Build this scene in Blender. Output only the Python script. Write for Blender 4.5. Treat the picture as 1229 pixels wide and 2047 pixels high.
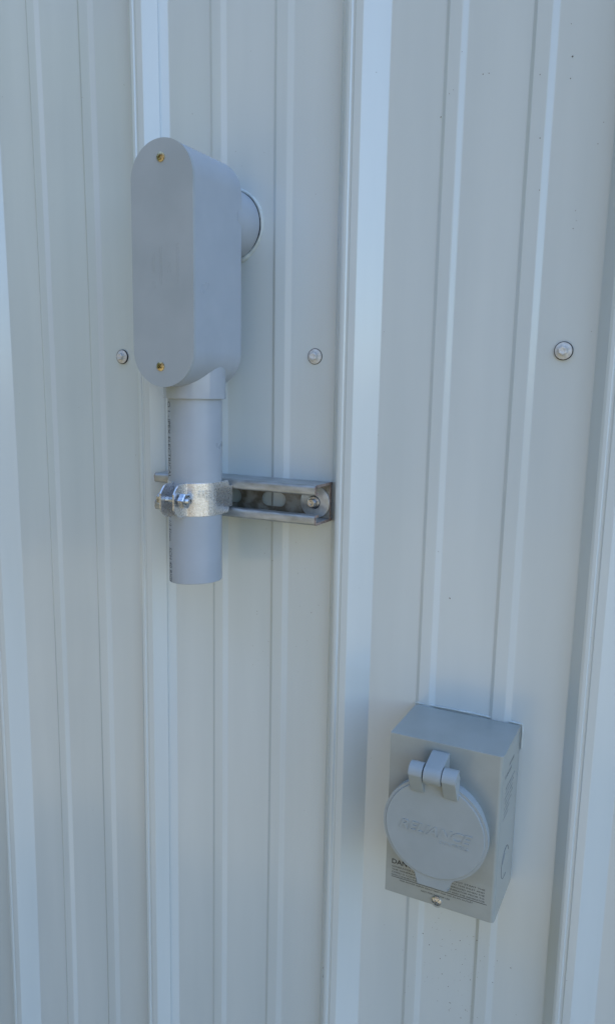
import bpy, bmesh, math, random
from mathutils import Vector, Matrix
R = math.radians
for o in list(bpy.data.objects): bpy.data.objects.remove(o)
sc = bpy.context.scene
COL = sc.collection
K = 0.001                       # everything below is given in millimetres

# ------------------------------------------------------------------ camera
cam = bpy.data.cameras.new('camera'); co = bpy.data.objects.new('camera', cam); COL.objects.link(co)
CAMP = Vector((524.72, -671.1, -27.79))*K
yaw, pitch, roll = 0.4594, -0.1641, 0.0177
fwd = Vector((-math.sin(yaw)*math.cos(pitch), math.cos(yaw)*math.cos(pitch), math.sin(pitch)))
rt = Vector((math.cos(yaw), math.sin(yaw), 0)); up = rt.cross(fwd)
r2 = rt*math.cos(roll)+up*math.sin(roll); u2 = -rt*math.sin(roll)+up*math.cos(roll)
M = Matrix((( r2.x, u2.x, -fwd.x), (r2.y, u2.y, -fwd.y), (r2.z, u2.z, -fwd.z))).to_4x4()
M.translation = CAMP
co.matrix_world = M
cam.sensor_fit = 'HORIZONTAL'; cam.sensor_width = 36; cam.lens = 36*1549.4/1229
cam.clip_start = 0.01; cam.clip_end = 3000
sc.camera = co

# ------------------------------------------------------------------ sky, sun, exposure
SUN_EL, SUN_AZ = 60, 50         # sun stands behind the wall
w = bpy.data.worlds.new('World'); sc.world = w; w.use_nodes = True
nt = w.node_tree; bg = nt.nodes['Background']
sky = nt.nodes.new('ShaderNodeTexSky'); sky.sky_type = 'NISHITA'; sky.sun_disc = False
sky.sun_elevation = R(SUN_EL); sky.sun_rotation = R(SUN_AZ)
sky.air_density = 1.0; sky.dust_density = 0.8; sky.ozone_density = 3.0
nt.links.new(sky.outputs[0], bg.inputs[0]); bg.inputs[1].default_value = 0.15
sl = bpy.data.lights.new('sun', 'SUN'); so = bpy.data.objects.new('sun', sl); COL.objects.link(so)
sl.energy = 2.8; sl.angle = R(0.5); sl.color = (1, .95, .87)
sd = Vector((math.sin(R(SUN_AZ))*math.cos(R(SUN_EL)), math.cos(R(SUN_AZ))*math.cos(R(SUN_EL)), math.sin(R(SUN_EL))))
so.rotation_euler = sd.to_track_quat('Z', 'Y').to_euler()
sc.view_settings.view_transform = 'Standard'; sc.view_settings.look = 'None'
sc.view_settings.exposure = 1.66; sc.view_settings.gamma = 1

# ------------------------------------------------------------------ helpers
def mat(name, col, rough=.5, metal=0, coat=0, spec=.5):
    m = bpy.data.materials.new(name); m.use_nodes = True
    b = m.node_tree.nodes['Principled BSDF']
    b.inputs['Base Color'].default_value = (*col, 1)
    b.inputs['Roughness'].default_value = rough; b.inputs['Metallic'].default_value = metal
    b.inputs['Coat Weight'].default_value = coat; b.inputs['Specular IOR Level'].default_value = spec
    return m
def N(m, t, **kw):
    n = m.node_tree.nodes.new(t)
    for k, v in kw.items(): setattr(n, k, v)
    return n
def vary(m, c1, c2, scale=(20, 20, 20), detail=4, lo=.35, hi=.65, rough=None, bump=0, bscale=200, dist=.0002, sock='Base Color'):
    """noise mixed colour, roughness and bump in object space (metres)"""
    L = m.node_tree.links; b = m.node_tree.nodes['Principled BSDF']
    tc = N(m, 'ShaderNodeTexCoord'); mp = N(m, 'ShaderNodeMapping'); mp.inputs['Scale'].default_value = scale
    L.new(tc.outputs['Object'], mp.inputs[0])
    nz = N(m, 'ShaderNodeTexNoise'); nz.inputs['Scale'].default_value = 1; nz.inputs['Detail'].default_value = detail
    L.new(mp.outputs[0], nz.inputs[0])
    r = N(m, 'ShaderNodeValToRGB'); r.color_ramp.elements[0].position = lo; r.color_ramp.elements[1].position = hi
    r.color_ramp.elements[0].color = (*c1, 1); r.color_ramp.elements[1].color = (*c2, 1)
    L.new(nz.outputs[0], r.inputs[0]); L.new(r.outputs[0], b.inputs['Base Color'])
    if rough:
        mr = N(m, 'ShaderNodeMapRange'); mr.inputs[3].default_value = rough[0]; mr.inputs[4].default_value = rough[1]
        mr.inputs[1].default_value = .3; mr.inputs[2].default_value = .7
        L.new(nz.outputs[0], mr.inputs[0]); L.new(mr.outputs[0], b.inputs['Roughness'])
    if bump:
        n2 = N(m, 'ShaderNodeTexNoise'); n2.inputs['Scale'].default_value = bscale; n2.inputs['Detail'].default_value = 3
        L.new(tc.outputs['Object'], n2.inputs[0])
        bp = N(m, 'ShaderNodeBump'); bp.inputs['Strength'].default_value = bump; bp.inputs['Distance'].default_value = dist
        L.new(n2.outputs[0], bp.inputs['Height']); L.new(bp.outputs[0], b.inputs['Normal'])
    return r

def link(name, me, m, parent=None, smooth=30):
    o = bpy.data.objects.new(name, me); COL.objects.link(o)
    if m is not None: me.materials.clear(); me.materials.append(m)
    if smooth is not None:
        me.polygons.foreach_set('use_smooth', [True]*len(me.polygons))
        try: me.set_sharp_from_angle(angle=R(smooth))
        except Exception: pass
        wn = o.modifiers.new('wn', 'WEIGHTED_NORMAL'); wn.keep_sharp = True; wn.weight = 80
    if parent is not None:
        o.parent = parent; o.matrix_parent_inverse = Matrix.Translation(-parent.location)
    return o
def finish(name, bm, m, parent=None, smooth=30):
    bmesh.ops.recalc_face_normals(bm, faces=bm.faces)
    me = bpy.data.meshes.new(name); bm.to_mesh(me); bm.free()
    return link(name, me, m, parent, smooth)
def empty(name, loc):
    o = bpy.data.objects.new(name, None); COL.objects.link(o)
    o.location = Vector(loc)*K; o.empty_display_size = .02
    bpy.context.view_layer.update()
    return o
def tag(o, label, cat, group=None, kind=None):
    if label: o['label'] = label
    if cat: o['category'] = cat
    if group: o['group'] = group
    if kind: o['kind'] = kind
    return o

def V3(p): return Vector(p)*K
def box(bm, x0, x1, y0, y1, z0, z1, bev=0, mtx=None, seg=2):
    vs = [bm.verts.new(V3((x, y, z))) for x in (x0, x1) for y in (y0, y1) for z in (z0, z1)]
    fs = [(0,1,3,2), (4,6,7,5), (0,4,5,1), (2,3,7,6), (0,2,6,4), (1,5,7,3)]
    f = [bm.faces.new([vs[i] for i in q]) for q in fs]
    bmesh.ops.recalc_face_normals(bm, faces=f)
    if mtx: bmesh.ops.transform(bm, matrix=mtx, verts=vs)
    if bev:
        e = list({e for q in f for e in q.edges})
        bmesh.ops.bevel(bm, geom=e, offset=bev*K, segments=seg, affect='EDGES', profile=.5, clamp_overlap=True)
def lathe(bm, prof, c, axis='-Y', n=48, mtx=None):
    """prof: (radius, height) from centre c along axis; open ends where r>0"""
    rings = []
    for r, h in prof:
        if r < 1e-6: rings.append([bm.verts.new((0, 0, h*K))]); continue
        rings.append([bm.verts.new((r*K*math.cos(2*math.pi*i/n), r*K*math.sin(2*math.pi*i/n), h*K)) for i in range(n)])
    for a, b in zip(rings, rings[1:]):
        for i in range(n):
            j = (i+1) % n
            if len(a) == 1 and len(b) == 1: continue
            if len(a) == 1: bm.faces.new((a[0], b[i], b[j]))
            elif len(b) == 1: bm.faces.new((a[i], b[0], a[j]))
            else: bm.faces.new((a[i], b[i], b[j], a[j]))
    q = {'-Y': Matrix.Rotation(R(90), 4, 'X'), 'Z': Matrix.Identity(4), '-Z': Matrix.Rotation(R(180), 4, 'X'),
         'X': Matrix.Rotation(R(90), 4, 'Y'), '-X': Matrix.Rotation(R(-90), 4, 'Y')}[axis]
    vs = [v for g in rings for v in g]
    bmesh.ops.transform(bm, matrix=Matrix.Translation(V3(c)) @ q @ (mtx or Matrix.Identity(4)), verts=vs)
def fillet(pts, rad, seg=4):
    """round the inner corners of an open 2-D polyline; rad: number or list"""
    out = [pts[0]]
    for i in range(1, len(pts)-1):
        p, a, b = Vector(pts[i]), Vector(pts[i-1]), Vector(pts[i+1])
        u, v = (a-p), (b-p); lu, lv = u.length, v.length; u.normalize(); v.normalize()
        r = rad[i] if isinstance(rad, (list, tuple)) else rad
        ang = u.angle(v)
        if r <= 0 or abs(ang-math.pi) < .02: out.append(tuple(p)); continue
        t = min(r/math.tan(ang/2), lu*.45, lv*.45)
        A, B = p+u*t, p+v*t
        for k in range(seg+1):
            s = k/seg
            out.append(tuple(A*(1-s)**2 + p*2*s*(1-s) + B*s*s))
    out.append(pts[-1]); return out
def prism(bm, outline, y0, y1, bev=0, mtx=None, seg=3, back=True):
    """closed outline (x,z) extruded from y0 (back) to y1 (front, more negative), front edge bevelled"""
    a = [bm.verts.new(V3((x, y0, z))) for x, z in outline]
    b = [bm.verts.new(V3((x, y1, z))) for x, z in outline]
    n = len(outline); fr = bm.faces.new(b); 
    if back: bm.faces.new(a[::-1])
    for i in range(n):
        j = (i+1) % n; bm.faces.new((a[i], a[j], b[j], b[i]))
    if bev:
        bmesh.ops.bevel(bm, geom=list(fr.edges), offset=bev*K, segments=seg, affect='EDGES', profile=.5, clamp_overlap=True)
    return a+b
def oblong(cx, cz, W, L, n=28):
    o = []
    for s, z in ((1, cz+(L-W)/2), (-1, cz-(L-W)/2)):
        for k in range(n+1):
            t = math.pi*k/n + (0 if s > 0 else math.pi)
            o.append((cx+W/2*math.cos(t), z+W/2*math.sin(t)))
    return o
def circle(cx, cz, r, n=96): return [(cx+r*math.cos(2*math.pi*i/n), cz+r*math.sin(2*math.pi*i/n)) for i in range(n)]
def text_bm(s, size, extrude=0, width=1.0, shear=0, offset=0, align='LEFT', res=3):
    """lettering as mesh in the XY plane, mm -> metres"""
    c = bpy.data.curves.new('t', 'FONT'); c.body = s; c.size = size*K/0.729; c.extrude = extrude*K; c.shear = shear
    c.offset = offset*K; c.align_x = align; c.resolution_u = res
    o = bpy.data.objects.new('t', c); COL.objects.link(o)
    me = bpy.data.meshes.new_from_object(o.evaluated_get(bpy.context.evaluated_depsgraph_get()))
    bpy.data.objects.remove(o)
    bm = bmesh.new(); bm.from_mesh(me); bpy.data.meshes.remove(me)
    for v in bm.verts: v.co.x *= width
    return bm
def add_bm(dst, src, mtx=None, fn=None):
    if mtx is not None: bmesh.ops.transform(src, matrix=mtx, verts=src.verts)
    if fn:
        for v in src.verts: v.co = fn(v.co)
    me = bpy.data.meshes.new('x'); src.to_mesh(me); src.free(); dst.from_mesh(me); bpy.data.meshes.remove(me)
def tube(bm, pts, rad, n=8, closed=False):
    P = [Vector(p) for p in pts]; rings = []
    for i, p in enumerate(P):
        a = P[i-1] if (i or closed) else p; b = P[(i+1) % len(P)] if (i < len(P)-1 or closed) else p
        d = (b-a).normalized(); s = d.cross(Vector((0, 1, 0)))
        if s.length < .1: s = d.cross(Vector((1, 0, 0)))
        s.normalize(); t = s.cross(d)
        r = rad[i] if isinstance(rad, list) else rad
        rings.append([bm.verts.new(V3(p + s*r*math.cos(2*math.pi*k/n) + t*r*math.sin(2*math.pi*k/n))) for k in range(n)])
    m = len(rings)
    for i in range(m if closed else m-1):
        A, B = rings[i], rings[(i+1) % m]
        for k in range(n): bm.faces.new((A[k], A[(k+1) % n], B[(k+1) % n], B[k]))
    if not closed: bm.faces.new(rings[0]); bm.faces.new(rings[-1][::-1])
def head(bm, c, r, h, recess, depth=1.0, axis='-Y', rot=0, dome=.45, n=64, m=18):
    """round screw head with a modelled recess; recess(u,v) -> 0..1"""
    rings = []; 
    for j in range(m+1):
        q = r*j/m*1.0; hh = h*(1-dome*(j/m)**2.5)
        if j == 0: rings.append([bm.verts.new((0, 0, (hh-depth*recess(0, 0))*K))]); continue
        g = []
        for i in range(n):
            t = 2*math.pi*i/n; u, v = q*math.cos(t), q*math.sin(t)
            g.append(bm.verts.new((u*K, v*K, (hh-depth*recess(u, v))*K)))
        rings.append(g)
    rings.append([bm.verts.new((r*K*math.cos(2*math.pi*i/n), r*K*math.sin(2*math.pi*i/n), -.2*K)) for i in range(n)])
    for a, b in zip(rings, rings[1:]):
        for i in range(n):
            j = (i+1) % n
            if len(a) == 1: bm.faces.new((a[0], b[i], b[j]))
            else: bm.faces.new((a[i], b[i], b[j], a[j]))
    q = Matrix.Rotation(R(90), 4, 'X') if axis == '-Y' else Matrix.Rotation(R(90), 4, 'Y')
    bmesh.ops.transform(bm, matrix=Matrix.Translation(V3(c)) @ q @ Matrix.Rotation(R(rot), 4, 'Z'), verts=[v for g in rings for v in g])

# ------------------------------------------------------------------ materials
PAINT = mat('white_painted_steel', (.63, .645, .63), .33, spec=.5, coat=.6)
PAINT.node_tree.nodes['Principled BSDF'].inputs['Coat Roughness'].default_value = .12
vary(PAINT, (.525, .597, .61), (.595, .665, .675), (16, 16, 1.8), 6, .3, .7, rough=(.22, .27), bump=.12, bscale=900, dist=.00008)
SCREWP = mat('white_screw_paint', (.60, .62, .62), .3); vary(SCREWP, (.5, .52, .52), (.66, .68, .67), (400, 400, 400), 2, rough=(.25, .45))
RUBBER = mat('black_rubber', (.015, .017, .02), .7)
PVC = mat('grey_pvc', (.37, .39, .44), .30); vary(PVC, (.33, .38, .43), (.36, .41, .46), (30, 30, 30), 4, rough=(.27, .36), bump=.10, bscale=700, dist=.0001)
PVCM = mat('grey_pvc_cover', (.26, .28, .31), .42); vary(PVCM, (.33, .375, .40), (.36, .405, .43), (25, 25, 25), 4, rough=(.36, .48), bump=.14, bscale=1400, dist=.00012)
PVCG = mat('grey_pvc_gloss', (.27, .29, .33), .12); vary(PVCG, (.34, .385, .43), (.37, .415, .46), (40, 40, 40), 3, rough=(.1, .17), bump=.1, bscale=90, dist=.0003)
INK = mat('black_print', (.02, .022, .025), .6)
INKP = mat('worn_black_print', (.035, .04, .045), .6)
BRASS = mat('yellow_zinc_brass', (.50, .36, .13), .28, 1); vary(BRASS, (.40, .32, .16), (.75, .64, .38), (500, 500, 500), 3, rough=(.2, .45))
ZINC = mat('bright_zinc', (.62, .66, .70), .22, 1); vary(ZINC, (.45, .49, .53), (.72, .75, .78), (350, 350, 350), 3, rough=(.15, .35))
GALV = mat('galvanized_strut', (.42, .44, .45), .42, .55)
vary(GALV, (.31, .335, .335), (.48, .515, .53), (60, 160, 160), 7, .34, .64, rough=(.34, .5), bump=.3, bscale=260, dist=.0004)
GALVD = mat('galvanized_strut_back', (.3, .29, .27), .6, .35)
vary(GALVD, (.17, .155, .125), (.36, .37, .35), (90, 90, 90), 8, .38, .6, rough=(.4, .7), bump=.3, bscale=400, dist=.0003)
RUST = mat('sheared_rusty_edge', (.14, .08, .05), .75, .3); vary(RUST, (.16, .13, .12), (.42, .33, .28), (500, 500, 500), 5, rough=(.5, .85), bump=.6, bscale=900, dist=.0005)
STRAP = mat('galvanized_clamp', (.60, .61, .61), .24, .85)
vary(STRAP, (.62, .64, .65), (.76, .77, .78), (500, 500, 500), 5, .40, .62, rough=(.25, .34), bump=.14, bscale=900, dist=.0002)
WASH = mat('zinc_washer', (.42, .44, .45), .4, .6); vary(WASH, (.52, .55, .56), (.66, .69, .70), (200, 200, 200), 5, rough=(.32, .5), bump=.2, bscale=300, dist=.0002)
BOXP = mat('grey_enamel', (.30, .315, .315), .3, coat=.25); vary(BOXP, (.29, .325, .31), (.33, .365, .35), (35, 35, 35), 4, rough=(.28, .38), bump=.18, bscale=500, dist=.00015)
LIDP = mat('grey_lid_plastic', (.27, .30, .315), .42); vary(LIDP, (.305, .355, .37), (.335, .385, .40), (40, 40, 40), 4, rough=(.38, .5), bump=.2, bscale=1500, dist=.00012)
CAULK = mat('pale_sealant', (.55, .58, .60), .35); vary(CAULK, (.47, .54, .54), (.55, .62, .62), (120, 120, 120), 3, rough=(.25, .45), bump=.5, bscale=180, dist=.0006)
DIRT = mat('dirt', (.12, .115, .10), .8)
GROUND = mat('dry_gravel', (.34, .29, .22), .9); vary(GROUND, (.17, .14, .085), (.26, .22, .14), (1.2, 1.2, 1.2), 8, .35, .65, bump=.5, bscale=30, dist=.02)
TREE = mat('blocker_leaves', (.05, .075, .035), .8); vary(TREE, (.03, .05, .02), (.08, .11, .05), (.6, .6, .6), 6)
BLOCKM = mat('blocker_brown', (.55, .49, .38), .7); vary(BLOCKM, (.16, .13, .10), (.24, .20, .15), (2, 2, .3), 4)  # brown of the added barn, kept dark to cut the frontal light
ROOFM = mat('grey_roof', (.18, .18, .19), .6)

# ------------------------------------------------------------------ the metal wall
GZ = -1450.0                    # ground level
S = 228.6
WC = [-0.388, 1.944, -2.887, 7.468, -2.081, -0.251, 3.411, -1.177]
def warp(x, z):                 # rolled sheet is never quite straight: a few mm along its ribs
    x = max(-330, min(560, x))/500; z = max(-930, min(420, z))/500
    return sum(c*t for c, t in zip(WC, (1, x, z, x*z, z*z, x*x, x*z*z, x*x*z)))
def can(x, z):                  # oil canning of the pans
    return (.7*math.sin(x/61+1.3)*math.sin(z/230+.7) + .3*math.sin(x/37+z/420) + .25*math.sin(z/170+x/95+2))
MAJOR = [(-238.5, 0), (-228.3, -15.2), (-226, -16.1), (-223.4, -16.1), (-222.3, -14.9), (-220.6, -14.9), (-219.6, -15.9), (-213, -15.6), (-194, 0)]
MINOR1 = [(-146.5, 0), (-143.2, -1.9), (-133.2, -2.1), (-127.8, 0)]
MINOR2 = [(-76.6, 0), (-73.3, -1.9), (-62.2, -2.1), (-56.4, 0)]
def sheet_profile(k0, k1):
    """one sheet: starts under the lap on rib k0, ends over rib k1 at the lap edge"""
    P = []; Rr = []
    def add(pts, k, rr, dy=0, dx=0):
        for (x, y), r in zip(pts, rr): P.append((x+k*S+dx, y+dy)); Rr.append(r)
    rmaj = [1.6, .7, .35, .35, .3, .3, .35, 1.1, 1.8]
    for k in range(k0, k1+1):
        if k == k0: add([(-213, -13.6), (-194, 0)], k, [0, 2.2])
        elif k == k1:
            add(MAJOR[:1], k, [1.5]); add(MAJOR[1:-1], k, rmaj[1:-1], -1.4)
            P.append((-201+k*S, -7.2)); Rr.append(0); P.append((-201.6+k*S, -6.2)); Rr.append(0); break
        else: add(MAJOR, k, rmaj)
        add(MINOR1, k, [1.8, 1.6, 4.5, 4]); add(MINOR2, k, [1.8, 1.6, 4.5, 4])
    P = fillet(P, Rr, 4)
    Q = []                       # subdivide flat pans so that they can wave
    for a, b in zip(P, P[1:]):
        Q.append(a); n = int(abs(b[0]-a[0])//12)
        for i in range(1, n+1): Q.append((a[0]+(b[0]-a[0])*i/(n+1), a[1]+(b[1]-a[1])*i/(n+1)))
    Q.append(P[-1])
    Z = []
    for a, b in zip(Q, Q[1:]):
        Z.append(a); l = math.hypot(b[0]-a[0], b[1]-a[1])
        if l > 2.5:
            for f in (.3/l, 1-.3/l): Z.append((a[0]+(b[0]-a[0])*f, a[1]+(b[1]-a[1])*f))
    Z.append(Q[-1]); return Z
wall = empty('metal_wall', (130, 0, GZ))
tag(wall, 'white ribbed sheet metal wall carrying the conduit fitting and the grey inlet box', 'wall')
ZTOP = 1400.0
rows = [GZ, -1300, -1150, -1030] + [-950+22.5*i for i in range(61)] + [480, 600, 760, 1000, ZTOP]
for j in range(-4, 5):
    prof = sheet_profile(3*j+1, 3*j+4); bm = bmesh.new()
    near = j in (-1, 0)
    G = [[bm.verts.new(V3((x+(warp(x, z) if near else 0), y+can(x, z), z))) for x, y in prof] for z in (rows if near else [GZ, ZTOP])]
    for a, b in zip(G, G[1:]):
        for i in range(len(a)-1): bm.faces.new((a[i], a[i+1], b[i+1], b[i]))
    me = bpy.data.meshes.new('siding_sheet'); bm.to_mesh(me); bm.free()
    link('siding_sheet', me, PAINT, wall, 50)
bm = bmesh.new(); box(bm, -2700, 2900, 12, 130, GZ-50, ZTOP); finish('inner_framing', bm, ROOFM, wall)
# weather specks, splashed dirt and a scratch on the paint
random.seed(5); bm = bmesh.new()
def ysurf(x):
    xr = (x+239) % S - 239
    for P in (MAJOR, MINOR1, MINOR2):
        for (a, ya), (b, yb) in zip(P, P[1:]):
            if a <= xr <= b: return ya+(yb-ya)*(xr-a)/(b-a)
    return 0
def speck(x, z, r, el=1.0, an=0):
    x0 = x-warp(x, z); y = ysurf(x0)+can(x0, z)-.25; n = 7; vs = []
    for k in range(n):
        t = 2*math.pi*k/n; q = r*random.uniform(.6, 1.15); u, v = q*math.cos(t), q*el*math.sin(t)
        vs.append(bm.verts.new(V3((x+u*math.cos(an)-v*math.sin(an), y, z+u*math.sin(an)+v*math.cos(an)))))
    c = bm.verts.new(V3((x, y-.25*min(1, r), z)))
    for k in range(n): bm.faces.new((vs[k], vs[(k+1) % n], c))
for x, z, r in ((311, 195.3, .8), (414.5, 226.4, 1.2), (394.1, 168.7, 1.0), (338.9, -218.4, .9), (396.3, 129.2, .8), (424.8, 111.6, .7), (207, -244.2, .6),
        (198.9, -253.1, .7), (344.9, 223.7, .7), (349.8, 223.8, .6), (414.1, 210.6, .8), (441, 175.3, .7), (321.2, 214.5, .6), (318, 212, .5), (412, 250, .5),
        (391, 216, .6), (438, 160, .6), (327, 243, .5), (426, 104, .5), (424, 98, .5), (60, 230, .7), (110, 190, .5), (117, 176, .5)):
    speck(x, z, r*.66, random.uniform(.6, 1.5), random.uniform(0, 3))
for i in range(95):             # splash cluster under the inlet box
    x = random.gauss(365, 26); z = random.uniform(-640, -545) if i % 5 else random.uniform(-700, -520); speck(x, z, random.choice((.22, .3, .36, .5)), random.uniform(.5, 1.4), random.uniform(0, 3))
for i in range(26): speck(random.uniform(120, 215), random.uniform(-330, -170), random.choice((.25, .3, .4)), random.uniform(.5, 1.3), random.uniform(0, 3))
for i in range(60): speck(random.uniform(-250, 520), random.uniform(-800, 340), random.choice((.22, .28, .35)), random.uniform(.6, 1.4), random.uniform(0, 3))
for i in range(9): speck(random.gauss(343, 3), -455-i*9+random.uniform(-3, 3), .45, 1.3, 0)
for x, z, l in ((227.5, -640, 3.5), (227.5, -630, 2)):
    speck(x, z, .5, l, 0)
for k, (x, z) in enumerate(((392, -505), (396, -511), (402, -515), (408, -516), (414, -514))):
    pass
pts = [(395+16*math.cos(R(a)), -.4, -498+16*math.sin(R(a))) for a in range(200, 300, 8)]
tube(bm, pts, .16, 5)
d = finish('paint_specks', bm, DIRT, wall, None); d['kind'] = 'stuff'

# ------------------------------------------------------------------ wall screws
def wall_screw(x, z, rot, label):
    t = empty('wall_screw', (x, 0, z)); tag(t, label, 'screw', 'painted screws in a row across the wall')
    bm = bmesh.new(); lathe(bm, [(0, 0), (7.3, 0), (7.6, .9), (7.4, 2.0), (0, 2.0)], (x, .6, z)); finish('rubber_seal', bm, RUBBER, t)
    bm = bmesh.new(); lathe(bm, [(7.0, 1.6), (6.9, 1.95), (6.3, 2.1), (4.6, 2.8), (4.3, 2.9), (4.1, 3.3), (0, 3.3)], (x, .4, z)); finish('washer', bm, SCREWP, t)
    bm = bmesh.new()
    lathe(bm, [(3.75, 2.9), (3.75, 6.0), (3.3, 6.6), (2.2, 6.6), (1.7, 6.2), (0, 6.1)], (x, .4, z), n=6, mtx=Matrix.Rotation(R(rot), 4, 'Z'))
    finish('hex_head', bm, SCREWP, t, 25)
    return t
wall_screw(-32.0, -2.6, 8, 'small white hex screw left of the grey conduit fitting')
wall_screw(198.2, -2.2, 20, 'white hex screw between the conduit fitting and the tall middle rib')
wall_screw(423.4, 2.4, 33, 'larger looking white hex screw alone on the right of the wall')

# ------------------------------------------------------------------ conduit body
CX, CZ = 104.4, 70.2
lb = empty('conduit_fitting', (CX, -33, CZ-103))
tag(lb, 'grey plastic oblong conduit body with two brass screws, turned into the wall', 'conduit fitting')
bm = bmesh.new()
vs = prism(bm, oblong(CX, CZ, 63.6, 205.4), -33, -107.4, 0)
bf = [f for f in bm.faces if all(abs(v.co.y+33*K) < 1e-6 for v in f.verts)]
bmesh.ops.bevel(bm, geom=list(bf[0].edges), offset=5*K, segments=5, affect='EDGES', profile=.5, clamp_overlap=True)
ff = [f for f in bm.faces if all(abs(v.co.y+107.4*K) < 1e-6 for v in f.verts)]
bmesh.ops.bevel(bm, geom=list(ff[0].edges), offset=.6*K, segments=2, affect='EDGES', profile=.5, clamp_overlap=True)
finish('housing', bm, PVC, lb, 35)
bm = bmesh.new(); prism(bm, oblong(CX, CZ, 64.3, 206), -107.2, -110.3, 1.3, seg=4)
cover = finish('cover', bm, PVCM, lb, 35)
# faint moulded writing on the cover, running up and down
bm = bmesh.new()
for s, x, z, sz in (('VOLUME', 94.2, 81, 3.0), ('OB', 94.2, 58, 3.4), ('CONDUIT BODY', 101.3, 86, 3.0), ('PVC', 109.6, 73, 3.6), ('RIGID CONDUIT 40', 119, 88, 2.8)):
    t = text_bm(s, sz, .10, 1.0)
    add_bm(bm, t, Matrix.Translation(V3((x, -110.30, z))) @ Matrix.Rotation(R(90), 4, 'X') @ Matrix.Rotation(R(-90), 4, 'Z'))
finish('moulded_writing', bm, PVCM, cover, None)
cross = lambda u, v: 1.0 if (abs(u) < .55 and abs(v) < 2.1) or (abs(v) < .55 and abs(u) < 2.1) else 0.0
for x, z, rr in ((104.6, 157.9, 20), (101.6, -15, 52)):
    bm = bmesh.new(); head(bm, (x, -110.3, z), 3.9, 1.7, cross, 1.2, rot=rr); finish('cover_screw', bm, BRASS, cover, 40)
bm = bmesh.new(); lathe(bm, [(28.9, 42.8), (28.9, 20), (28.3, -6)], (CX, -63, 0), '-Z', 72)
lathe(bm, [(25.45, 20), (25.45, 42.8), (28.4, 43.1), (28.9, 42.6)], (CX, -63, 0), '-Z', 72); finish('pipe_socket', bm, PVCG, lb, 50)
bm = bmesh.new(); lathe(bm, [(31.5, -8), (32.2, 0), (33, 28.2), (32.6, 29.0), (29, 29.0)], (105, -31, 121.5), '-Y', 72, Matrix.Rotation(R(180), 4, 'X'))
finish('rear_socket', bm, PVC, lb, 40)
bm = bmesh.new(); lathe(bm, [(33.1, 0), (33.3, 1.6), (31.0, 1.8)], (105, -.2, 121.5), '-Y', 72)
lathe(bm, [(31.2, 0), (31.2, 3)], (105, -.2, 121.5), '-Y', 72); finish('gap_ring', bm, RUBBER, lb)
# sealant bead pressed round the hub where it enters the wall
random.seed(3); bm = bmesh.new(); pts = []; rad = []
for i in range(90):
    a = 2*math.pi*i/90; q = 34.6+.35*math.sin(3*a+1)+random.uniform(-.12, .12)
    pts.append((105+q*math.cos(a), -1.1, 121.5+q*math.sin(a))); rad.append(1.55+.3*math.sin(5*a)+random.uniform(-.12, .12)+(.9 if abs(a-2*math.pi*.83) < .12 else 0))
tube(bm, pts, rad, 10, True)
tag(finish('sealant_bead', bm, CAULK, None, 60), 'pale ring of sealant around the round outlet behind the conduit fitting', 'sealant')

# ------------------------------------------------------------------ conduit pipe
PX, PY, PR = 104.4, -63.0, 25.3
pipe = empty('conduit_pipe', (PX, PY, -215)); tag(pipe, 'short grey plastic conduit pipe with black lettering, cut open at its lower end', 'pipe')
def cutz(x, y): return -217.2 + .055*(x-PX) - .03*(y-PY)
bm = bmesh.new(); n = 96
def ring(r, zf): return [bm.verts.new(V3((PX+r*math.cos(2*math.pi*i/n), PY+r*math.sin(2*math.pi*i/n), zf(PX+r*math.cos(2*math.pi*i/n), PY+r*math.sin(2*math.pi*i/n))))) for i in range(n)]
rg = [ring(PR, lambda x, y: -12), ring(PR, lambda x, y: cutz(x, y)+.7), ring(PR-.5, cutz), ring(PR-3.6, lambda x, y: cutz(x, y)+.3), ring(PR-3.7, lambda x, y: -12)]
for a, b in zip(rg, rg[1:]):
    for i in range(n): bm.faces.new((a[i], b[i], b[(i+1) % n], a[(i+1) % n]))
finish('tube', bm, PVC, pipe, 40)
bm = bmesh.new()
def pipe_text(s, z0, z1, h=6.4, atop=-27):
    t = text_bm(s, h, 0, 1.0, res=2)
    xs = [v.co.x for v in t.verts]; x0, x1 = min(xs), max(xs)
    bmesh.ops.subdivide_edges(t, edges=[e for e in t.edges if abs(e.verts[0].co.y-e.verts[1].co.y) > 1.6*K], cuts=2)
    def fn(c):
        z = z0+(z1-z0)*(c.x-x0)/(x1-x0); a = R(atop) - (h*K-c.y)/(PR*K)
        q = PR+.13
        return V3((PX+q*math.sin(a), PY-q*math.cos(a), z))
    add_bm(bm, t, None, fn)
pipe_text('O I -', -46, -60); pipe_text('IPEX ELECTRICAL', -62.5, -117, )
finish('printed_lettering', bm, INKP, pipe, None)
bm = bmesh.new()
pipe_text('1 1/2 41mm', -153.5, -177); pipe_text('SCH 40 RIGI', -183.5, -216)
finish('printed_lettering', bm, INKP, pipe, None)

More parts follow.
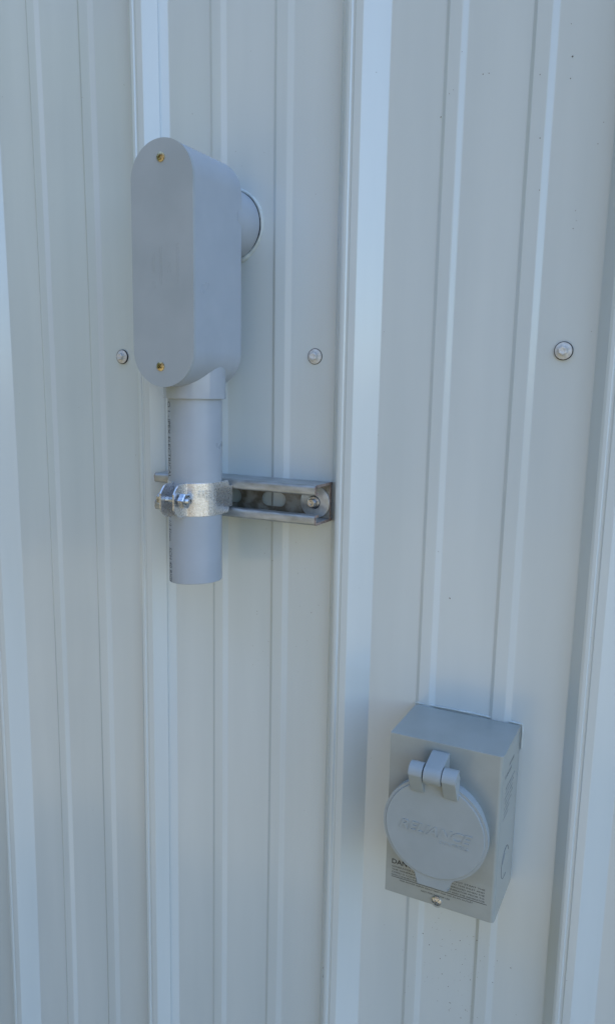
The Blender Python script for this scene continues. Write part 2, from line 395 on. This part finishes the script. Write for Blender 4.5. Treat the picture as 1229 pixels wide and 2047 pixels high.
# ------------------------------------------------------------------ strut channel
SX0, SX1, ST, SB, SD = 36.6, 219.2, -120.0, -157.6, 37.6
strut = empty('strut_channel', ((SX0+SX1)/2, 0, SB)); tag(strut, 'galvanized slotted strut channel screwed across one pan of the wall', 'strut channel')
def cpath():
    o = []
    T = 2.3; z0, z1 = SB, ST
    outer = [(-.6, z0), (-.6, z1)]
    # open C, walked outside then inside; back plate is separate
    top_o = fillet([(-.6, z1-2.5), (-.6, z1), (-SD, z1), (-SD, z1-9.6), (-SD+7.5, z1-9.6)], 3.4, 5)
    top_i = fillet([(-.6-T, z1-2.5), (-.6-T, z1-T), (-SD+T, z1-T), (-SD+T, z1-9.6+T), (-SD+7.5, z1-9.6+T)], 1.3, 5)
    return top_o, top_i
to, ti = cpath(); random.seed(11)
BE = []; bm = bmesh.new()
for flip in (0, 1):
    f = (lambda p: (p[0], ST+SB-p[1])) if flip else (lambda p: p)
    loop = [f(p) for p in to]+[f(p) for p in ti[::-1]]
    xs = [SX0+.8, SX0+2.2]+[SX0+8+(SX1-SX0-16)*i/24 for i in range(25)]+[SX1-2.2, SX1-.8]
    G = []
    for i, x in enumerate(xs):
        g = []
        for (y, z) in loop:
            jit = .14*math.sin(x/7.3+y/4)+.1*math.sin(x/3.1+z)
            g.append(bm.verts.new(V3((x+(random.uniform(-.25, .25) if i in (0, len(xs)-1) else 0), y, z+jit*.5))))
        G.append(g)
    for a, b in zip(G, G[1:]):
        for i in range(len(a)): bm.faces.new((a[i], a[(i+1) % len(a)], b[(i+1) % len(a)], b[i]))
    for g, dx in ((G[0], -.8), (G[-1], .8)):     # sheared end caps in their own mesh
        be = bmesh.new(); BE.append(be)
        m = len(to); A = [be.verts.new(v.co) for v in g]; B = [be.verts.new(v.co+Vector((dx*K*random.uniform(.6, 1.3), 0, 0))) for v in g]
        for i in range(len(g)): be.faces.new((A[i], A[(i+1) % len(g)], B[(i+1) % len(g)], B[i]))
        L = len(g)
        for i in range(m-1): be.faces.new((B[i], B[i+1], B[L-2-i], B[L-1-i]))
rails = finish('rail', bm, GALV, strut, 40)
# back plate with its slots
def slot(cx, cz, L, H, n=12):
    o = []
    for s in (1, -1):
        for k in range(n+1):
            t = -math.pi/2+math.pi*k/n+(0 if s > 0 else math.pi)
            o.append((cx+s*(L-H)/2+H/2*math.cos(t), cz+H/2*math.sin(t)))
    return o
def plate(name, outer, holes, y0, y1, m, parent, bevel=.25):
    c = bpy.data.curves.new(name, 'CURVE'); c.dimensions = '2D'; c.fill_mode = 'BOTH'
    for P in [outer]+holes:
        s = c.splines.new('POLY'); s.points.add(len(P)-1); s.use_cyclic_u = True
        for p, q in zip(s.points, P): p.co = (q[0]*K, q[1]*K, 0, 1)
    c.extrude = abs(y1-y0)/2*K-bevel*K; c.bevel_depth = bevel*K; c.offset = -bevel*K
    o = bpy.data.objects.new('t', c); COL.objects.link(o)
    me = bpy.data.meshes.new_from_object(o.evaluated_get(bpy.context.evaluated_depsgraph_get())); bpy.data.objects.remove(o)
    me.transform(Matrix.Translation(V3((0, (y0+y1)/2, 0))) @ Matrix.Rotation(R(90), 4, 'X'))
    me.name = name
    return link(name, me, m, parent, 40)
zc = -142.0
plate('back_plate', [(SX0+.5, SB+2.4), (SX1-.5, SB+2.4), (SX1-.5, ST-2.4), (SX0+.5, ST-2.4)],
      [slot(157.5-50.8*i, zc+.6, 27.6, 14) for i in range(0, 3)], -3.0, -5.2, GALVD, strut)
be = bmesh.new(); box(be, SX1-.7, SX1+.2, -5.2, -3.0, SB+2, ST-2); BE.append(be)
for be in BE: finish('sheared_edge', be, RUST, strut, 40)
# screw and big washer that hold the strut
ms = empty('strut_screw', (203.6, -3, -140.2)); tag(ms, 'hex screw with a wide round washer inside the right end of the strut', 'screw')
bm = bmesh.new(); lathe(bm, [(5.9, 0), (5.9, 2.6), (6.4, 3.0), (10, 2.6), (15.0, 1.6), (15.4, 1.2), (15.4, 0)], (203.6, -5.3, -140.2), n=64); finish('wide_washer', bm, WASH, ms, 40)
bm = bmesh.new(); lathe(bm, [(0, 3.4), (0, 3.4)], (203.6, -5.3, -140.2)) if 0 else None
lathe(bm, [(6.5, 2.2), (6.5, 3.4), (6.2, 3.7), (0, 3.7)], (203.6, -5.3, -140.2), n=40); finish('seal_washer', bm, RUBBER, ms)
bm = bmesh.new(); lathe(bm, [(6.1, 3.9), (6.0, 4.8), (5.2, 5.1), (0, 5.1)], (203.6, -5.3, -140.2), n=40)
lathe(bm, [(4.3, 5.0), (4.3, 9.4), (3.8, 10.1), (2.2, 10.1), (1.6, 9.6), (0, 9.5)], (203.6, -5.3, -140.2), n=6, mtx=Matrix.Rotation(R(12), 4, 'Z'))
finish('hex_head', bm, ZINC, ms, 25)

# ------------------------------------------------------------------ pipe clamp
clamp = empty('pipe_clamp', (PX, -40, -151)); tag(clamp, 'two piece zinc pipe clamp bolted around the grey pipe', 'pipe clamp')
ZM, HW = -135.6, 15.6
def clamp_half(s, earx, eary, name):
    """plan path (x,y) of the strap; s=+1 right half, -1 left half; T thick"""
    T = 1.7; Rr = PR+.5
    path = []
    path += [(PX+s*Rr, -SD-.4), (PX+s*Rr, -SD-6), (PX+s*Rr, -SD-7), (PX+s*Rr, -SD-8.5), (PX+s*Rr, PY+4)]
    a0 = math.atan2(1, .30)      # leave pipe side
    for k in range(23):
        a = R(90) - (R(90)-math.asin(earx/Rr))*k/22
        path.append((PX+s*Rr*math.sin(a), PY-Rr*math.cos(a)))
    path.append((PX+s*earx, eary))
    path = fillet(path, [0]*27+[2.5, 0], 4)
    # offset outward
    out = []
    for i, p in enumerate(path):
        a = Vector(path[max(0, i-1)]); b = Vector(path[min(len(path)-1, i+1)]); d = (b-a).normalized()
        nrm = Vector((-d.y, d.x))*(-s)
        out.append((Vector(p)+nrm*T*(1 if True else 0)))
    bm = bmesh.new(); L = len(path)
    # arclength measured from the ear tip to shape the rounded end
    cum = [0]
    for i in range(L-1, 0, -1): cum.append(cum[-1]+(Vector(path[i])-Vector(path[i-1])).length)
    cum = cum[::-1]
    def half(u):
        if u < 10: 
            return HW*(.42+.58*math.sin(math.pi/2*min(1, (u+.6)/10.0))) 
        return HW
    # finer points near the tip
    path2, out2, hw = [], [], []
    for i in range(L):
        path2.append(Vector(path[i])); out2.append(out[i]); hw.append(half(cum[i]))
        if i == L-2:
            for q in range(1, 8):
                f = q/8; path2.append(Vector(path[i]).lerp(Vector(path[i+1]), f)); out2.append(out[i].lerp(out[i+1], f)); hw.append(half(cum[i]*(1-f)+cum[i+1]*f))
    hw = [h if i > 2 else (10.2 if i < 2 else 13.5) for i, h in enumerate(hw)]
    G = []
    for p, q, h in zip(path2, out2, hw):
        e = .35
        d = (q-p); 
        sec = [(p, -h+e), (p, h-e), (p+d*.2, h), (q-d*.2, h), (q, h-e), (q, -h+e), (q-d*.2, -h), (p+d*.2, -h)]
        G.append([bm.verts.new(V3((v.x, v.y, ZM+z))) for v, z in sec])
    for a, b in zip(G, G[1:]):
        for i in range(8): bm.faces.new((a[i], a[(i+1) % 8], b[(i+1) % 8], b[i]))
    bm.faces.new(G[0]); bm.faces.new(G[-1][::-1])
    return finish(name, bm, STRAP, clamp, 32)
hr = clamp_half(1, 7.6, -107.5, 'strap_half')
hl = clamp_half(-1, 8.6, -107.5, 'strap_half')
# stamped letters on the right half
bm = bmesh.new()
for i, s in enumerate(('1 1/2', 'RIGID', 'EMT', 'PVC')):
    t = text_bm(s, 2.7, 0, 1.0, res=1)
    def fn(c, i=i):
        a = R(64) - i*R(8.2) + (c.y/(27.6*K)); q = PR+.5+1.7+.10
        return V3((PX+q*math.sin(a), PY-q*math.cos(a), ZM+9-c.x/K))
    add_bm(bm, t, None, fn)
finish('stamped_letters', bm, GALV, hr, None)
bolt = empty('t', (0, 0, 0)); bpy.data.objects.remove(bolt)
BY, BZ = -98.4, -134.8
bm = bmesh.new(); pr = []
x = -14.0
pr.append((0, -15)); pr.append((2.2, -15))
while x < 17.5: pr += [(2.75, x), (3.15, x+.35), (3.15, x+.5), (2.75, x+.85)]; x += 1.0
pr += [(2.5, 18.6), (0, 19)]
lathe(bm, pr, (PX, BY, BZ), 'X', 24)
lathe(bm, [(0, -15.5), (5.2, -15.5), (5.8, -15), (5.8, -11.6), (5.2, -11.2), (0, -11.2)], (PX, BY, BZ), 'X', 6)
finish('bolt', bm, ZINC, clamp, 30)
bm = bmesh.new()
rm = Matrix.Rotation(R(22), 4, 'Z')
lathe(bm, [(3.0, 9.4), (6.6, 9.4), (7.4, 10.0), (7.4, 14.6), (6.5, 15.3), (3.6, 15.3), (3.1, 14.9)], (PX, BY, BZ), 'X', 6, rm)
finish('nut', bm, ZINC, clamp, 25)

# ------------------------------------------------------------------ power inlet box
BX, BZ0, BW, BH, BF, BB = 312.3, -324.6, 97.4, 151, -71.1, -4.0
ib = empty('inlet_box', (BX+BW/2, BB, BZ0-BH)); tag(ib, 'grey metal power inlet box with a round flip lid and a danger notice', 'power inlet box')
def L2(x, z): return (BX+x, BZ0+z)
bm = bmesh.new(); box(bm, BX, BX+BW, BF, BB, BZ0-BH, BZ0)
ve = [e for e in bm.edges if abs(e.verts[0].co.z-e.verts[1].co.z) > .1 and e.verts[0].co.y < -.05]
bmesh.ops.bevel(bm, geom=[e for e in ve if e.verts[0].co.x > .35], offset=3.4*K, segments=5, affect='EDGES', profile=.5)
he = [e for e in bm.edges if e.verts[0].co.y < BF*K+4e-3 and e.verts[1].co.y < BF*K+4e-3 and abs(e.verts[0].co.z-e.verts[1].co.z) < 1e-6 and len(e.link_faces) == 2
      and abs(e.calc_face_angle(0)) > 1]
bmesh.ops.bevel(bm, geom=he, offset=.7*K, segments=3, affect='EDGES', profile=.5)
finish('enclosure', bm, BOXP, ib, 40)
# dark joint behind the box
bm = bmesh.new(); box(bm, BX+1.5, BX+BW-1.2, BB, -.2, BZ0-BH+2, BZ0-1.5); finish('back_gasket', bm, BOXP, ib)
# socket housing, lid
LX, LZ, LR = 46.9, -71.0, 45.0
lx, lz = L2(LX, LZ)
bm = bmesh.new(); lathe(bm, [(41, 0), (41, 9), (39.5, 11), (0, 11)], (lx, BF, lz), n=96); finish('socket_housing', bm, LIDP, ib, 40)
lid_pl = []
n = 120
tab = [(-14.2, -44), (-14.0, -52.3), (-12.6, -53.6), (12.8, -53.6), (14.4, -52.0), (16.4, -43)]
a0 = math.atan2(-43, 16.4); a1 = math.atan2(-44, -14.2)
for i in range(n+1):
    a = a0+(a1+2*math.pi-a0)*i/n; lid_pl.append((lx+LR*math.cos(a), lz+LR*math.sin(a)))
lid_pl += [(lx+x, lz+z) for x, z in tab[1:-1]]
bm = bmesh.new(); prism(bm, lid_pl, -80.9, -86.6, 1.3, seg=3)
lathe(bm, [(42.6, 5.2), (42.6, 6.5), (42.2, 6.9), (0, 7.05)], (lx, -80.9, lz), n=120)
lid = finish('lid', bm, LIDP, ib, 35)
bm = bmesh.new()
FY = -88.0
def put(s, size, x, z, width, ex, shear=0, off=0, y=FY, m=None, align='LEFT', rot=0):
    t = text_bm(s, size, ex, 1.0, shear, off, align)
    xs = [v.co.x for v in t.verts]; w0 = max(xs)-min(xs); x0 = min(xs)
    for v in t.verts: v.co.x = (v.co.x-x0)*(width*K/w0)
    X, Z = L2(x, z)
    add_bm(bm, t, Matrix.Translation(V3((X, y, Z))) @ Matrix.Rotation(R(rot), 4, 'Y') @ Matrix.Rotation(R(90), 4, 'X'))
put('RELIANCE', 8.8, 16.5, -75.2, 63, .45, .35, .2)
put('CONTROLS', 3.0, 51.5, -80.6, 25, .22, .1)
bmesh.ops.recalc_face_normals(bm, faces=bm.faces)
finish('raised_writing', bm, LIDP, lid, 30)
# hinge: two knuckles on the lid, one bracket on the box; profiles are (y, z) swept along x
def sweep(bm, prof, x0, x1, bev=.5):
    a = [bm.verts.new(V3((BX+x0, y, BZ0+z))) for y, z in prof]; b = [bm.verts.new(V3((BX+x1, y, BZ0+z))) for y, z in prof]
    n = len(prof); fa = bm.faces.new(a); fb = bm.faces.new(b[::-1])
    for i in range(n): bm.faces.new((a[i], b[i], b[(i+1) % n], a[(i+1) % n]))
    bmesh.ops.bevel(bm, geom=list(fa.edges)+list(fb.edges), offset=bev*K, segments=2, affect='EDGES', profile=.5, clamp_overlap=True)
HY, HZ, HR = -90.5, -19.5, 8.2
kn = [(-87.5, -38.6), (-89.6, -38.2)]
kn += [(HY-HR*math.cos(R(a)), HZ+HR*math.sin(R(a))) for a in range(-8, 125, 9)]
kn += [(HY+HR*.2, HZ+4), (-84.5, -19), (-84.5, -36)]
bm = bmesh.new(); sweep(bm, kn, 25.8, 37.2); finish('hinge_knuckle', bm, LIDP, lid, 32)
bm = bmesh.new(); sweep(bm, kn, 54.0, 66.0); finish('hinge_knuckle', bm, LIDP, lid, 32)
ct = [(-71.3, -7.6), (-72.6, -6.6), (-75.5, -6.4)]
ct += [(HY-HR*math.cos(R(a)), HZ+HR*math.sin(R(a))) for a in range(70, -50, -9)]
ct += [(-84.6, -27), (-84.6, -22), (-71.3, -20)]
bm = bmesh.new(); sweep(bm, ct, 38.4, 53.2, .5); finish('hinge_bracket', bm, BOXP if 0 else LIDP, ib, 32)
bm = bmesh.new(); lathe(bm, [(0, 0), (2.2, 0), (2.2, 38), (0, 38)], (BX+27, HY, BZ0+HZ), 'X', 20); finish('hinge_pin', bm, LIDP, lid)
# notice printed on the enclosure, read through to what the lid hides
bm = bmesh.new(); FYB = BF-.12
def line(s, size, x, z, width, bold=.0):
    put(s, size, x, z, width, 0, 0, bold, FYB)
put('DANGER', 4.6, 5.6, -122.6, 27, 0, 0, .10, FYB)
put('DO NOT START THE', 1.5, 55.6, -123.0, 33.2, 0, 0, .0, FYB)
put('GENERATOR UNTIL THE POWER', 1.5, 5.6, -126.0, 46, 0, 0, .0, FYB); put('TO THIS INLET AND', 1.5, 60.0, -125.8, 28.4, 0, 0, .0, FYB)
put('THE GENERATOR IS SHUT OFF', 1.5, 5.6, -128.8, 46, 0, 0, .0, FYB); put('ENERGIZED WHEN THE', 1.5, 57.0, -128.6, 31.6, 0, 0, .0, FYB)
put('CORD IS CONNECTED TO', 1.5, 5.6, -131.5, 38, 0, 0, .0, FYB); put('GENERATOR PRIOR TO', 1.5, 55.8, -131.3, 32.6, 0, 0, .0, FYB)
put('DISCONNECTING THE INL', 1.5, 5.6, -134.1, 40, 0, 0, .0, FYB); put('ET AND THE GENERATOR', 1.5, 57.0, -134.0, 32.0, 0, 0, .0, FYB)
box(bm, BX+5.6, BX+90.8, FYB-.02, FYB, BZ0-135.45, BZ0-135.0)
put('FOR POWER INPUT ONLY NOT FOR USE AS AN OUTLET', 1.4, 13.4, -138.0, 65.6, 0, 0, .0, FYB)
put('NOT FOR INDOOR USE', 1.5, 33.2, -141.6, 25.8, 0, 0, .0, FYB)
finish('danger_notice', bm, INK, ib, None)
bm = bmesh.new(); slotfn = lambda u, v: 1.0 if (abs(u) < .62) or (abs(v) < .5 and abs(u) < 2.6) else 0.0
head(bm, (BX+47.8, BF, BZ0-145.6), 4.3, 2.0, slotfn, 1.1, rot=-38, dome=.5); finish('enclosure_screw', bm, ZINC, ib, 40)
bm = bmesh.new(); lathe(bm, [(0, 0), (5.2, 0), (5.2, .6), (0, .6)], (BX+47.8, BF+.2, BZ0-146.8), n=32); finish('screw_tab', bm, BOXP, ib)
# knockout and stamped rows on the right side
XS = BX+BW
bm = bmesh.new()
def arc_groove(cy, cz, r, a0, a1, rr=.35):
    pts = [(XS+.02, cy+r*math.cos(R(a)), cz+r*math.sin(R(a))) for a in range(a0, a1, 8)]
    tube(bm, pts, rr, 6)
arc_groove(-38, BZ0-112.5, 14, 20, 300); arc_groove(-38, BZ0-112.5, 9.5, 100, 170, .25)
finish('knockout', bm, RUBBER if 0 else mat('knockout_groove', (.16, .18, .19), .6), ib, 60)
random.seed(8); bm = bmesh.new()
for i, (zz, a, b, hgt) in enumerate(((-18, 22, 40, 3), (-24, 30, 54, 3), (-36, 14, 50, 1.6), (-40, 18, 50, 1.6), (-44.5, 20, 52, 1.6), (-49, 18, 50, 1.6), (-53.5, 24, 52, 1.6), (-58, 30, 52, 1.6), (-62.5, 34, 54, 1.6))):
    y = -b-5
    while y < -a-5:
        wv = random.uniform(1.0, 1.9); h = hgt*random.choice((1, 1, .6, 1)); 
        box(bm, XS-.2, XS+.12, y, y+wv*.55, BZ0+zz-h/2, BZ0+zz+h/2); 
        if random.random() < .6: box(bm, XS-.2, XS+.12, y, y+wv, BZ0+zz-h/2, BZ0+zz-h/2+.5)
        y += wv+random.uniform(.5, 1.1)
finish('stamped_rows', bm, mat('stamped_marks', (.24, .265, .275), .6), ib, None)
# sealant smeared along the top and right of the box
random.seed(21); bm = bmesh.new(); pts = []; rad = []
path = [(BX-1.0, BZ0-14), (BX-1.2, BZ0+.6), (BX+BW*.5, BZ0+1.2), (BX+BW+.8, BZ0+.4), (BX+BW+1.4, BZ0-8), (BX+BW+1.1, BZ0-26)]
for (a, b), (c, e) in zip(path, path[1:]):
    n = max(2, int(math.hypot(c-a, e-b)//3))
    for i in range(n): pts.append((a+(c-a)*i/n, -1.2, b+(e-b)*i/n)); rad.append(.9+random.uniform(-.3, .3))
rad[0] = .5; rad[-1] = .6
tube(bm, pts, rad, 10)
tag(finish('sealant_line', bm, CAULK, None, 60), 'thin pale line of sealant along the top edge of the inlet box', 'sealant')

# ------------------------------------------------------------------ yard: what lights and mirrors in the metal
bm = bmesh.new(); bmesh.ops.create_grid(bm, x_segments=8, y_segments=8, size=900, matrix=Matrix.Translation((0, 0, GZ*K)))
g = finish('ground', bm, GROUND); g['kind'] = 'structure'
# own roof edge over the wall
bm = bmesh.new(); box(bm, -2800, 3000, -60, 1500, ZTOP+2, ZTOP+60, 4); finish('roof_edge', bm, ROOFM, wall)
# unseen belt of trees, added to darken light from the left; open sky right
random.seed(4); bm = bmesh.new(); N_ = 420
for i in range(N_):
    a = R(random.uniform(-88, 12)); q = random.uniform(15, 22)*(.45 if a < R(-42) else 1); hgt = random.uniform(2.6, 5.6)*(1.15 if a < R(-42) else .8)
    c = Vector((.3+q*math.sin(a), -q*math.cos(a), GZ*K+random.uniform(.3, 1)*hgt*.8))
    m = Matrix.Translation(c) @ Matrix.Diagonal((random.uniform(.7, 1.6), random.uniform(.7, 1.6), random.uniform(.7, 1.3), 1)); bmesh.ops.create_icosphere(bm, subdivisions=2, radius=1, matrix=m)
for v in bm.verts: v.co += Vector((random.uniform(-.12, .12), random.uniform(-.12, .12), random.uniform(-.12, .12)))
tb = finish('blocker_trees', bm, TREE, None, None); tb['kind'] = 'stuff'
t = empty('blocker', (-2500, -7500, GZ)); tag(t, 'tall brown barn added out of view to dim the light in front of the metal wall', 'blocker')  # unseen barn, added to block sky light from the front
bm = bmesh.new(); box(bm, -9000, 3600, -14000, -7500, GZ, GZ+6000); finish('wall', bm, BLOCKM, t)
bm = bmesh.new(); vs = prism(bm, [(-9300, GZ+6004), (3900, GZ+6004), (3900, GZ+6200), (-2700, GZ+7600), (-9300, GZ+6200)], -14200, -7300); finish('roof', bm, ROOFM, t)
